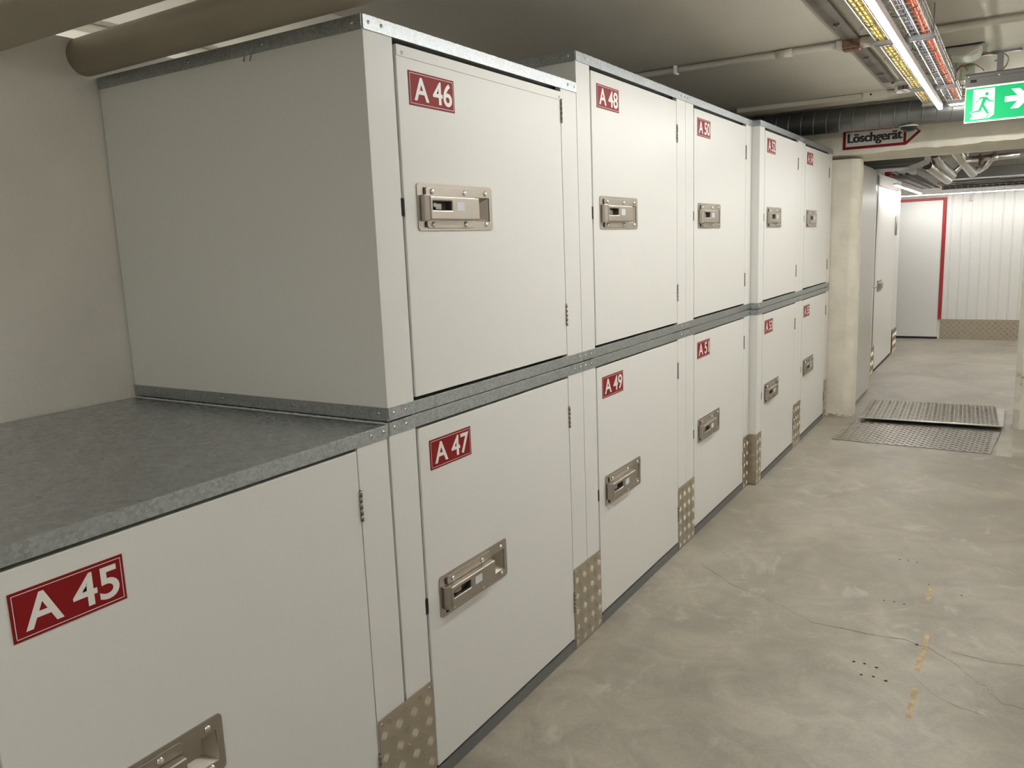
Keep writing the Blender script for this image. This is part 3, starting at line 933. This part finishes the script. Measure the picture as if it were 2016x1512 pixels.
# ================================================================ small devices at the ceiling
t = thing('smoke_detector', (0.650, 6.02, ZC), 'white round detector with black slots on the ceiling left of the tray', 'detector')
m_ = MB(); m_.tube([(0, 0, 0), (0, 0, -0.018)], 0.062, 28); obj('base', m_, HOUSING, t)
m_ = MB(); m_.tube([(0, 0, -0.018), (0, 0, -0.035), (0, 0, -0.062), (0, 0, -0.068)], [0.050, 0.056, 0.052, 0.044], 28); obj('body', m_, HOUSING, t)
m_ = MB()
for z in (-0.038, -0.047, -0.056):
    m_.box((-0.030, -0.0562, z), (0.030, -0.048, z + 0.004))
m_.box((-0.003, -0.057, -0.058), (0.003, -0.048, -0.032))
obj('slots', m_, BLACK, t)
m_ = MB(); m_.tube([(0.06, 0, -0.012), (0.085, 0, -0.012)], 0.008, 8)
obj('cable_gland', m_, HOUSING, t)

m_ = MB()
o = [(-0.085, 0.0), (0.085, 0.0)]
n = 14
pts = [(-0.082, -0.004), (-0.078, -0.03), (-0.060, -0.052), (-0.02, -0.062), (0.03, -0.062), (0.062, -0.052), (0.074, -0.03), (0.082, -0.004)]
m_.prism(pts, 'y', -0.07, 0.11)
t = thing('ceiling_sensor', (1.028, 5.18, ZC), 'rounded grey white sensor box on the ceiling right of the cable tray', 'sensor')
obj('cover', m_, mat('sensor_plastic', (0.50, 0.49, 0.44), 0.5), t, bevel=0.010, seg=3)
m_ = MB(); m_.box((-0.09, -0.075, -0.004), (0.09, 0.115, -0.0002)); obj('back_plate', m_, BLACK, t)

# cables around the sensor
def wire(pts, rad, m, lab):
    P = []
    pts = [Vector(p) for p in pts]
    for i in range(len(pts) - 1):
        p0 = pts[max(i - 1, 0)]; p1 = pts[i]; p2 = pts[i + 1]; p3 = pts[min(i + 2, len(pts) - 1)]
        for k in range(6):
            t_ = k / 6
            P.append(0.5 * ((2 * p1) + (-p0 + p2) * t_ + (2 * p0 - 5 * p1 + 4 * p2 - p3) * t_ ** 2 + (-p0 + 3 * p1 - 3 * p2 + p3) * t_ ** 3))
    P.append(pts[-1])
    mb = MB(); mb.tube(P, rad, 6)
    tag(obj('wire', mb, m), lab, 'wire')
wire([(0.965, 5.35, 2.40), (1.01, 5.33, 2.425), (1.09, 5.35, 2.422), (1.17, 5.44, 2.418)], 0.004, BROWNCAB, 'yellow brown wire running from the tray to the exit sign bracket')
wire([(1.205, 5.44, 2.415), (1.222, 5.44, 2.39), (1.215, 5.44, 2.355), (1.195, 5.44, 2.33)], 0.004, mat('yellowish_wire', (0.42, 0.38, 0.16), 0.5), 'yellowish wire bowing beside the stem of the exit sign')
wire([(0.962, 5.60, 2.372), (0.985, 5.58, 2.398), (1.005, 5.57, 2.40), (1.022, 5.62, 2.382)], 0.004, mat('red_brown_wire', (0.35, 0.08, 0.04), 0.5), 'short red brown wire looping from the tray into the white box')
wire([(1.005, 5.57, 2.402), (1.05, 5.52, 2.398), (1.09, 5.48, 2.365), (1.11, 5.46, 2.342)], 0.003, BROWNCAB, 'thin brown wire arching down to the exit sign')
# white junction boxes beside the tray
m_ = MB(); m_.box((0.975, 5.74, 2.345), (1.055, 5.90, ZC - 0.001)); m_.box((0.985, 5.732, 2.352), (1.045, 5.7395, 2.42))
tag(obj('junction_box', m_, HOUSING, bevel=0.004, seg=2), 'white junction box on the ceiling behind the exit sign', 'box')
for i, (x, lab) in enumerate(((0.868, 'tan block above the short lamp, left one'), (0.925, 'tan block above the short lamp, right one'))):
    m_ = MB(); m_.box((x + 0.02, 6.40, 2.352), (x + 0.072, 6.47, 2.392))
    tag(obj('terminal_block', m_, WOODY, bevel=0.003), lab, 'block', 'tan blocks by the duct')
# small dome camera above the sign
t = thing('dome_camera', (0.612, 6.735, 2.2365), 'small black and white dome camera above the red and white sign', 'camera')
m_ = MB(); m_.tube([(0, 0, 0.0), (0, 0, -0.006), (0, 0, -0.012)], [0.050, 0.060, 0.062], 24); obj('mount', m_, HOUSING, t)
m_ = MB(); m_.dome((0, 0, -0.012), (0, 0, -1), 0.058, 0.034, 24, 6); obj('dome', m_, BLACK, t)
# fire sign
t = thing('fire_equipment_sign', (0.120, YW - 0.0065, 2.128), 'white arrow shaped sign with red border reading Löschgerät', 'sign')
t.rotation_euler = (0, -0.0, 0)
W_, H_ = 0.447, 0.142
m_ = MB(); m_.prism([(0, 0), (W_, 0), (W_ + 0.098, 0.088), (W_ + 0.04, H_), (0, H_)], 'y', 0, 0.004)
obj('panel', m_, SIGNW, t)
m_ = MB(); yy = -0.0006
bd = 0.021
def q(pts): m_.add([(p[0], yy, p[1]) for p in pts], [list(range(len(pts)))])
q([(0, 0), (W_, 0), (W_, bd), (0, bd)]); q([(0, H_ - bd * .6), (W_, H_ - bd * .6), (W_, H_), (0, H_)]); q([(0, bd), (bd, bd), (bd, H_ - bd * .6), (0, H_ - bd * .6)])
q([(W_ - 0.019, bd), (W_, bd), (W_, H_ - bd * .6), (W_ - 0.019, H_ - bd * .6)])
q([(W_, 0), (W_ + 0.098, 0.088), (W_ + 0.078, 0.096), (W_, 0.026)]); q([(W_ + 0.098, 0.088), (W_ + 0.04, H_), (W_, H_), (W_, H_ - 0.01), (W_ + 0.034, H_ - 0.012), (W_ + 0.078, 0.096)])
obj('border', m_, SIGNR, t)
m_ = MB(); vs, fs = text_geo('Löschgerät', 0.016, 1.0)
for dx, yy in ((0.0, -0.0009), (0.0035, -0.00095), (-0.0035, -0.001)):
    m_.add([(0.036 + dx + p[0] * 0.382, yy, 0.028 + p[1] * 0.090) for p in vs], fs)
obj('lettering', m_, BLACK, t)

# exit sign
EX, EY = 1.030, 5.44
t = thing('exit_sign', (EX, EY, 2.073), 'green lit exit sign with running person and right arrow hanging from the ceiling', 'exit sign')
t.rotation_euler = (0, 0, math.radians(-2))
PW, PH = 0.345, 0.178
m_ = MB(); m_.box((0, -0.004, 0), (PW, 0.004, PH)); obj('panel', m_, EXG, t)
m_ = MB()
for a, b in (((-0.003, -0.005, -0.004), (PW + .003, 0.005, 0.003)), ((-0.003, -0.005, PH), (PW + .003, 0.005, PH + 0.007)), ((-0.003, -0.005, 0.003), (0.0, 0.005, PH))):
    m_.box(a, b)
obj('edge_strip', m_, EXW, t)
m_ = MB(); m_.prism([(-0.022, PH + 0.0075), (0.022, PH + 0.0075), (0.022, PH + 0.07), (0.012, PH + 0.078), (-0.012, PH + 0.078), (-0.022, PH + 0.07)], 'x', -0.006, PW + 0.006)
ho = obj('housing', m_, EXH, t, bevel=0.002)
m_ = MB(); m_.box((0.02, -0.0225, PH + 0.028), (0.05, -0.0222, PH + 0.044)); m_.box((0.01, -0.0222, PH + 0.052), (PW, -0.0218, PH + 0.0535)); obj('seam', m_, DARK, ho)
m_ = MB(); m_.dome((0.157, -0.022, PH + 0.055), (0, -1, 0), 0.006, 0.004); m_.dome((0.012, -0.022, PH + 0.062), (0, -1, 0), 0.005, 0.003); obj('screw', m_, RIVET, ho)
m_ = MB(); m_.box((0.141, -0.013, PH + 0.0785), (0.171, 0.013, ZC - 2.073 - 0.012)); m_.box((0.128, -0.006, PH + 0.128), (0.1405, 0.006, PH + 0.136)); obj('stem', m_, EXH, t)
m_ = MB(); m_.prism([(0.08, -0.018), (0.24, -0.018), (0.255, 0.0), (0.24, 0.018), (0.08, 0.018), (0.065, 0.0)], 'z', ZC - 2.073 - 0.0115, ZC - 2.073 - 0.0005); obj('ceiling_bracket', m_, CHANNEL, t)
m_ = MB(); yy = -0.0046
q([(0.036, 0.170), (0.138, 0.170), (0.140, 0.030), (0.118, 0.014), (0.026, 0.012), (0.036, 0.040)])
q([(0.188, 0.088), (0.188, 0.116), (0.247, 0.116), (0.216, 0.152), (0.254, 0.152), (0.303, 0.102), (0.254, 0.050), (0.216, 0.050), (0.247, 0.088)])
q([(0.020, 0.050), (0.036, 0.062), (0.040, 0.050), (0.036, 0.040)])
obj('pictogram', m_, EXW, t)
m_ = MB(); yy = -0.0050
hd = [(0.101 + 0.0095 * math.cos(2 * PI * k / 16), 0.142 + 0.0095 * math.sin(2 * PI * k / 16)) for k in range(16)]
q(hd)
q([(0.066, 0.124), (0.074, 0.128), (0.096, 0.128), (0.106, 0.123), (0.100, 0.108), (0.088, 0.082), (0.072, 0.082), (0.078, 0.104), (0.082, 0.118)])      # torso
q([(0.048, 0.100), (0.053, 0.098), (0.066, 0.116), (0.082, 0.120), (0.080, 0.127), (0.066, 0.124)])                  # rear arm
q([(0.100, 0.124), (0.106, 0.123), (0.116, 0.107), (0.136, 0.104), (0.136, 0.098), (0.112, 0.100), (0.098, 0.114)])    # front arm
q([(0.072, 0.084), (0.084, 0.080), (0.076, 0.052), (0.068, 0.049), (0.030, 0.048), (0.026, 0.054), (0.064, 0.060)])    # rear leg
q([(0.076, 0.086), (0.090, 0.088), (0.104, 0.064), (0.118, 0.036), (0.108, 0.034), (0.092, 0.056)])                     # front leg
q([(0.094, 0.016), (0.100, 0.022), (0.120, 0.032), (0.124, 0.028), (0.106, 0.018)])
obj('running_figure', m_, EXG, t)

# ================================================================ doorway: ramp plates, open door
def ramp(pts, zt, name, label, pitch, edge):
    """pts: four floor corners (near-left, near-right, far-right, far-left) with heights zt"""
    t = thing(name, (pts[0][0], pts[0][1], 0), label, 'ramp plate', 'ribbed ramp plates in the doorway')
    o = Vector((pts[0][0], pts[0][1], 0))
    top = [Vector((p[0], p[1], z)) - o for p, z in zip(pts, zt)]
    bot = [v - Vector((0, 0, 0.004)) for v in top]
    m_ = MB(); m_.add(bot + top, [(3, 2, 1, 0), (4, 5, 6, 7), (0, 1, 5, 4), (1, 2, 6, 5), (2, 3, 7, 6), (3, 0, 4, 7)])
    U_ = (top[1] - top[0]).normalized(); V0 = (top[3] - top[0])
    N_ = U_.cross(V0).normalized(); V_ = N_.cross(U_)
    Wd = (top[1] - top[0]).length; Hd = V0.dot(V_)
    tread(m_, top[0], U_, V_, N_, Wd - 0.01, Hd, pitch, 0, 0.003)
    obj('plate', m_, TREAD_FLOOR, t)
    if edge:
        m_ = MB(); a, b = top[0], top[1]
        m_.tube([a + Vector((0, -0.004, -0.001)), b + Vector((0, -0.004, -0.001))], 0.006, 8)
        obj('front_edge', m_, mat('bright_aluminium_edge', (0.85, 0.84, 0.80), 0.4, 0.6), t)
        m_ = MB()
        m_.box((-0.004, 0.002, -0.036), (0.0, Hd - 0.03, -0.006)); m_.box((Wd, 0.002, -0.036), (Wd + 0.004, Hd - 0.03, -0.006))
        obj('side_lip', m_, PLINTH, t)
        m_ = MB(); m_.box((0.02, 0.02, -0.0385), (Wd - 0.02, 0.03, -0.004)); obj('riser', m_, PLINTH, t)
    return t
ramp([(0.243, 6.212), (1.250, 6.176), (1.30, 6.90), (0.315, 6.86)], (0.005, 0.005, 0.014, 0.014), 'ramp_plate', 'lower ribbed metal ramp plate on the floor before the doorway', 0.06, False)
ramp([(0.330, 6.862), (1.311, 6.905), (1.314, 7.70), (0.378, 7.76)], (0.042, 0.042, 0.018, 0.018), 'ramp_plate', 'raised ribbed metal ramp plate across the doorway sill with a bright front edge', 0.06, True)

t = thing('door_1', (0.200, 7.235, 0), 'white metal door leaf standing open beyond the doorway', 'door')
t['kind'] = 'structure'
m_ = MB(); m_.box((-0.045, 0, 0.03), (0.0, 1.06, 2.046)); obj('door_leaf', m_, mat('door_leaf_paint', (0.52, 0.51, 0.47), 0.3), t, bevel=0.003)
m_ = MB(); m_.box((-0.052, -0.012, 0.03), (-0.046, 0.0, 2.05)); m_.tube([(0.004, -0.004, 1.56), (0.004, -0.004, 1.64)], 0.007, 8); obj('hinge_edge', m_, CHANNEL, t)

# ================================================================ the room beyond
ZF = 2.75
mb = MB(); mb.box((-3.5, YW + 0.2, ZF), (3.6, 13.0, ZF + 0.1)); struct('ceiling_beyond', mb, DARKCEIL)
mb = MB(); mb.box((-3.5, 12.56, 0), (3.6, 12.7, ZF)); struct('wall_beyond', mb, PLASTER)
mb = MB(); mb.box((3.5, YW + 0.2, 0), (3.6, 12.56, ZF)); struct('wall_beyond_right', mb, PLASTER)
mb = MB(); mb.box((-3.6, YW + 0.2, 0), (-3.5, 12.56, ZF)); struct('wall_beyond_left', mb, PLASTER)
mb = MB(); mb.box((-3.5, YW + 0.201, 2.05), (3.5, YW + 0.25, ZF)); mb.box((-3.5, YW + 0.201, 0), (0.12, YW + 0.25, 2.05)); mb.box((2.57, YW + 0.201, 0), (3.5, YW + 0.25, 2.05))
struct('wall_beyond_near', mb, PLASTER)

# storage front on the left of the room beyond
XS = 0.08
t = thing('storage_partition', (XS, 8.25, 0), 'white storage partition with red stripes on the left beyond the doorway', 'partition')
m_ = MB(); m_.box((-0.05, 0, 0.0), (0, 3.0, 2.08)); obj('panel', m_, FARWHITE, t)
for (a, b) in ((0.05, 0.80), (1.10, 2.55)):
    m_ = MB(); m_.box((0.001, a, 0.03), (0.008, b, 1.90)); d = obj('door', m_, FARWHITE, t, bevel=0.002)
    m_ = MB(); m_.box((0.0005, a - 0.002, 0.03), (0.0015, a + 0.004, 1.90)); m_.box((0.0005, b - 0.002, 0.03), (0.0015, b + 0.006, 1.90)); m_.box((0.0005, a, 0.0), (0.0018, b, 0.03)); obj('gap', m_, DARK, d)
    m_ = MB(); m_.box((0.001, a - 0.02, 1.915), (0.007, b + 0.02, 1.95)); m_.box((0.001, a - 0.02, 1.955), (0.007, b + 0.02, 1.962)); obj('red_stripe', m_, REDTRIM, t)
    if a > 1:
        m_ = MB(); m_.tube([(0.02, b - 0.06, 1.44), (0.02, b - 0.06, 1.66)], 0.010, 8); m_.box((0.008, b - 0.07, 1.45), (0.02, b - 0.05, 1.65)); obj('hinge', m_, CHANNEL, d)
        m_ = MB(); m_.box((0.008, a + 0.08, 0.86), (0.02, a + 0.32, 0.98)); m_.box((0.02, a + 0.10, 0.89), (0.045, a + 0.26, 0.95)); obj('lock', m_, STEEL, d)
m_ = MB(); m_.tube([(0.0, 0.95, 0.0), (0.02, 0.95, 2.05)], 0.004, 6); m_.box((0.001, 0.84, 0.0), (0.012, 0.90, 2.06)); m_.box((0.001, 0.98, 0.0), (0.012, 1.06, 2.06)); obj('post', m_, FARWHITE, t, bevel=0.002)
m_ = MB(); m_.box((0.0121, 0.905, 0.02), (0.0125, 0.975, 2.06)); obj('shadow_gap', m_, PLINTH, t)
m_ = MB(); m_.tube([(0.012, 0.70, 0.94), (0.075, 0.70, 0.94)], 0.011, 10); m_.tube([(0.07, 0.70, 0.94), (0.07, 0.70, 0.94), (0.07, 0.82, 0.94)], 0.010, 10); obj('lever_handle', m_, RIVET, t)
for (a, b) in ((0.86, 1.08), (2.62, 2.98)):
    m_ = MB(); m_.box((0.0126, a, 0.0), (0.0145, b, 0.30)); tread(m_, (0.0145, a, 0.0), (0, 1, 0), (0, 0, 1), (1, 0, 0), b - a, 0.30, 0.1, 0, 0.004); obj('kick_plate', m_, TREAD, t)
m_ = MB()
for k in range(9):
    m_.box((0.001, 2.60 + 0.042 * k, 0.3), (0.006, 2.618 + 0.042 * k, 2.08))
obj('ribs', m_, FARWHITE, t)

# back door with the red frame
t = thing('red_framed_door', (0, 12.555, 0), 'plain white door with a red frame at the end of the far room', 'door')
m_ = MB(); m_.box((-0.50, -0.02, 0.03), (0.459, -0.003, 1.87)); obj('door_leaf', m_, FARWHITE, t)
m_ = MB(); m_.box((-0.50, -0.012, 0.004), (0.465, -0.002, 0.029)); obj('bottom_gap', m_, DARK, t)
m_ = MB(); m_.box((0.462, -0.03, 0.275), (0.500, -0.001, 1.905)); m_.box((-0.55, -0.03, 1.872), (0.4615, -0.001, 1.905)); obj('red_frame', m_, REDTRIM, t, bevel=0.003)
# corrugated wall panels
t = thing('corrugated_wall_panel', (0.5, 12.555, 0), 'white ribbed sheet metal wall panel right of the red framed door', 'wall panel')
m_ = MB(); pts = []
x = 0.005; n = 0
prof = [(0, -0.012), (0.05, -0.012), (0.056, -0.004), (0.066, -0.004), (0.072, -0.012)]
P = []
while x < 2.7:
    for a, b in prof: P.append((x + a, b))
    x += 0.118
P = P + [(P[-1][0], 0.0), (0.005, 0.0)]
m_.prism(P, 'z', 0.275, 1.99); obj('ribbed_sheet', m_, FARWHITE, t)
m_ = MB(); m_.box((0.0, -0.016, 0.0), (2.6, -0.0125, 0.275)); tread(m_, (0.0, -0.016, 0.0), (1, 0, 0), (0, 0, 1), (0, -1, 0), 1.2, 0.272, 0.07, 0, 0.002); obj('kick_plate', m_, TREAD, t)
# far lamps
strip_lamp(-0.10, 12.2, 12.2 + 2.3, 1.945, 'long strip lamp in front of the ribbed wall in the far room', LED_FAR, along='x', wd=0.018, hh=0.03, grp='strip lamps of the far room')
for o in bpy.data.objects:
    if o.get('label') == 'long strip lamp in front of the ribbed wall in the far room': o.location = (-0.10, 12.2, 1.925)
strip_lamp(0.215, 9.5, 12.1, 1.945, 'strip lamp along the white storage partition in the far room', LED_FAR, wd=0.018, hh=0.03, grp='strip lamps of the far room')
strip_lamp(2.0, 7.8, 11.6, 2.3, 'added unseen fill lamp over the right part of the far room', emis('added_fill_diffuser', (1.0, 0.97, 0.92), LAMP_FAR * 2.5), wd=0.018, hh=0.03, grp='strip lamps of the far room')  # added out of view to brighten the far room floor
m_ = MB(); m_.box((0.785, 12.17, 1.84), (0.800, 12.185, 1.923)); m_.box((0.76, 12.165, 1.825), (0.82, 12.19, 1.8395))
tag(obj('pull_switch', m_, HOUSING), 'small white stub hanging below the far room lamp', 'switch')
# far tray, ducts and pipes
t = thing('wire_cable_tray', (0, 0, 2.02), 'small wire cable tray above the lamp on the left of the far room', 'cable tray')
m_ = MB()
for x, z in ((0.22, 0), (0.30, 0), (0.38, 0), (0.46, 0), (0.22, 0.07), (0.46, 0.07), (0.46, 0.13)): m_.tube([(x, 9.0, z), (x, 12.2, z)], 0.005, 5)
y = 9.05
while y < 12.2:
    m_.tube([(0.22, y, 0.07), (0.22, y, 0), (0.46, y, 0), (0.46, y, 0.13)], 0.004, 4, cap=False); y += 0.14
obj('wire_mesh', m_, WIRE_FAR, t)
for i in range(5):
    m_ = MB(); m_.tube([(0.25 + 0.03 * i, 9.0, 2.036), (0.24 + 0.035 * i, 10.5, 2.036), (0.25 + 0.03 * i, 12.15, 2.036)], 0.010, 6)
    tag(obj('cable', m_, CABG if i % 2 else CABD), 'pale grey cable in the small far tray' if i % 2 else 'dark cable in the small far tray', 'cable', 'cables in the far tray')
m_ = MB(); m_.tube([(0.28, 11.9, 2.05), (0.36, 12.0, 2.045), (0.44, 11.95, 2.06), (0.50, 12.0, 2.12)], 0.012, 6)
tag(obj('cable', m_, CABY), 'yellow cable curling at the end of the small far tray', 'cable')
t = thing('wire_cable_tray', (0, 12.3, 2.0), 'wire cable tray along the end wall above the long far lamp', 'cable tray')
m_ = MB()
for z in (0, 0.03, 0.06): m_.tube([(0.45, 0, z), (3.0, 0, z)], 0.005, 5)
x = 0.47
while x < 2.0:
    m_.tube([(x, 0, 0), (x, 0, 0.06)], 0.004, 4); m_.tube([(x, 0, 0), (x, 0.12, 0)], 0.004, 4); x += 0.07
obj('wire_mesh', m_, WIRE_FAR, t)
m_ = MB(); m_.box((0.45, 0.02, 0.008), (3.0, 0.11, 0.05)); obj('cable_bed', m_, DARK, t)
m_ = MB(); m_.box((0.45, 12.1, 2.065), (3.0, 12.25, 2.085)); m_.tube([(0.45, 12.05, 2.075), (1.1, 12.05, 2.085)], 0.012, 8)
tag(obj('steel_rail', m_, GREYBAND), 'pale steel rail above the wire tray at the far wall', 'rail')
m_ = MB(); m_.box((0.45, 11.6, 2.09), (3.3, 12.0, 2.21))
tag(obj('ventilation_duct', m_, GREYBAND, bevel=0.005), 'long grey duct high along the end wall of the far room', 'duct')
t = thing('ventilation_duct', (0, 8.1, 2.04), 'grey sheet metal duct just behind the top of the doorway', 'duct')
m_ = MB(); m_.prism([(-0.6, 0.0), (0.46, 0.0), (0.53, 0.018), (0.60, 0.045), (0.62, 0.25), (-0.6, 0.25)], 'y', 0, 0.5); obj('duct_body', m_, GREYBAND, t)
m_ = MB(); m_.box((-0.6, -0.012, -0.006), (0.50, 0.0, 0.0)); m_.box((-0.6, -0.012, 0.020), (0.54, 0.0, 0.026)); obj('flange', m_, CHANNEL, t)
def ipipe(pts, rad, lab):
    mb = MB(); mb.tube(pts, rad, 18)
    c = Vector(pts[-1]); d = (Vector(pts[-1]) - Vector(pts[-2])).normalized()
    mb.dome(c - d * 0.001, d, rad, rad * .6, 18, 4)
    tag(obj('insulated_pipe', mb, FOIL), lab, 'pipe', 'silver insulated pipes in the far room')
ipipe([(0.50, 9.6, 2.14), (0.58, 9.9, 2.07), (0.655, 10.2, 2.005)], 0.044, 'silver insulated pipe beyond the doorway, leftmost and lowest')
ipipe([(0.56, 9.6, 2.25), (0.58, 9.8, 2.17), (0.69, 10.2, 2.06)], 0.048, 'silver insulated pipe beyond the doorway, second from left')
ipipe([(0.72, 9.3, 2.30), (0.80, 9.8, 2.18), (0.885, 10.2, 2.065)], 0.048, 'silver insulated pipe beyond the doorway, third from left')
ipipe([(1.08, 9.9, 2.22), (1.00, 10.1, 2.12), (0.93, 10.3, 2.09)], 0.030, 'silver insulated pipe beyond the doorway, rightmost slanting left')
ipipe([(0.80, 10.4, 2.74), (0.80, 10.4, 2.20), (0.72, 10.5, 2.13), (0.67, 10.55, 2.08)], 0.026, 'thin silver insulated pipe crossing behind the others')
m_ = MB(); m_.tube([(0.84, 9.6, 2.165), (1.30, 9.6, 2.175)], 0.030, 14); m_.tube([(1.05, 9.6, 2.168), (1.12, 9.6, 2.17)], 0.034, 14)
tag(obj('insulated_pipe', m_, FOIL), 'horizontal silver pipe high on the right beyond the doorway', 'pipe', 'silver insulated pipes in the far room')
m_ = MB(); m_.box((0.955, 9.54, 2.10), (0.975, 9.66, 2.21))
tag(obj('pipe_clamp', m_, RUST), 'dark rusty clamp round the horizontal silver pipe', 'clamp')
m_ = MB(); m_.box((0.03, 10.15, 2.09), (0.10, 10.25, 2.24))
tag(obj('red_valve_box', m_, REDTRIM, bevel=0.006), 'dark red box above the white storage partition', 'box')
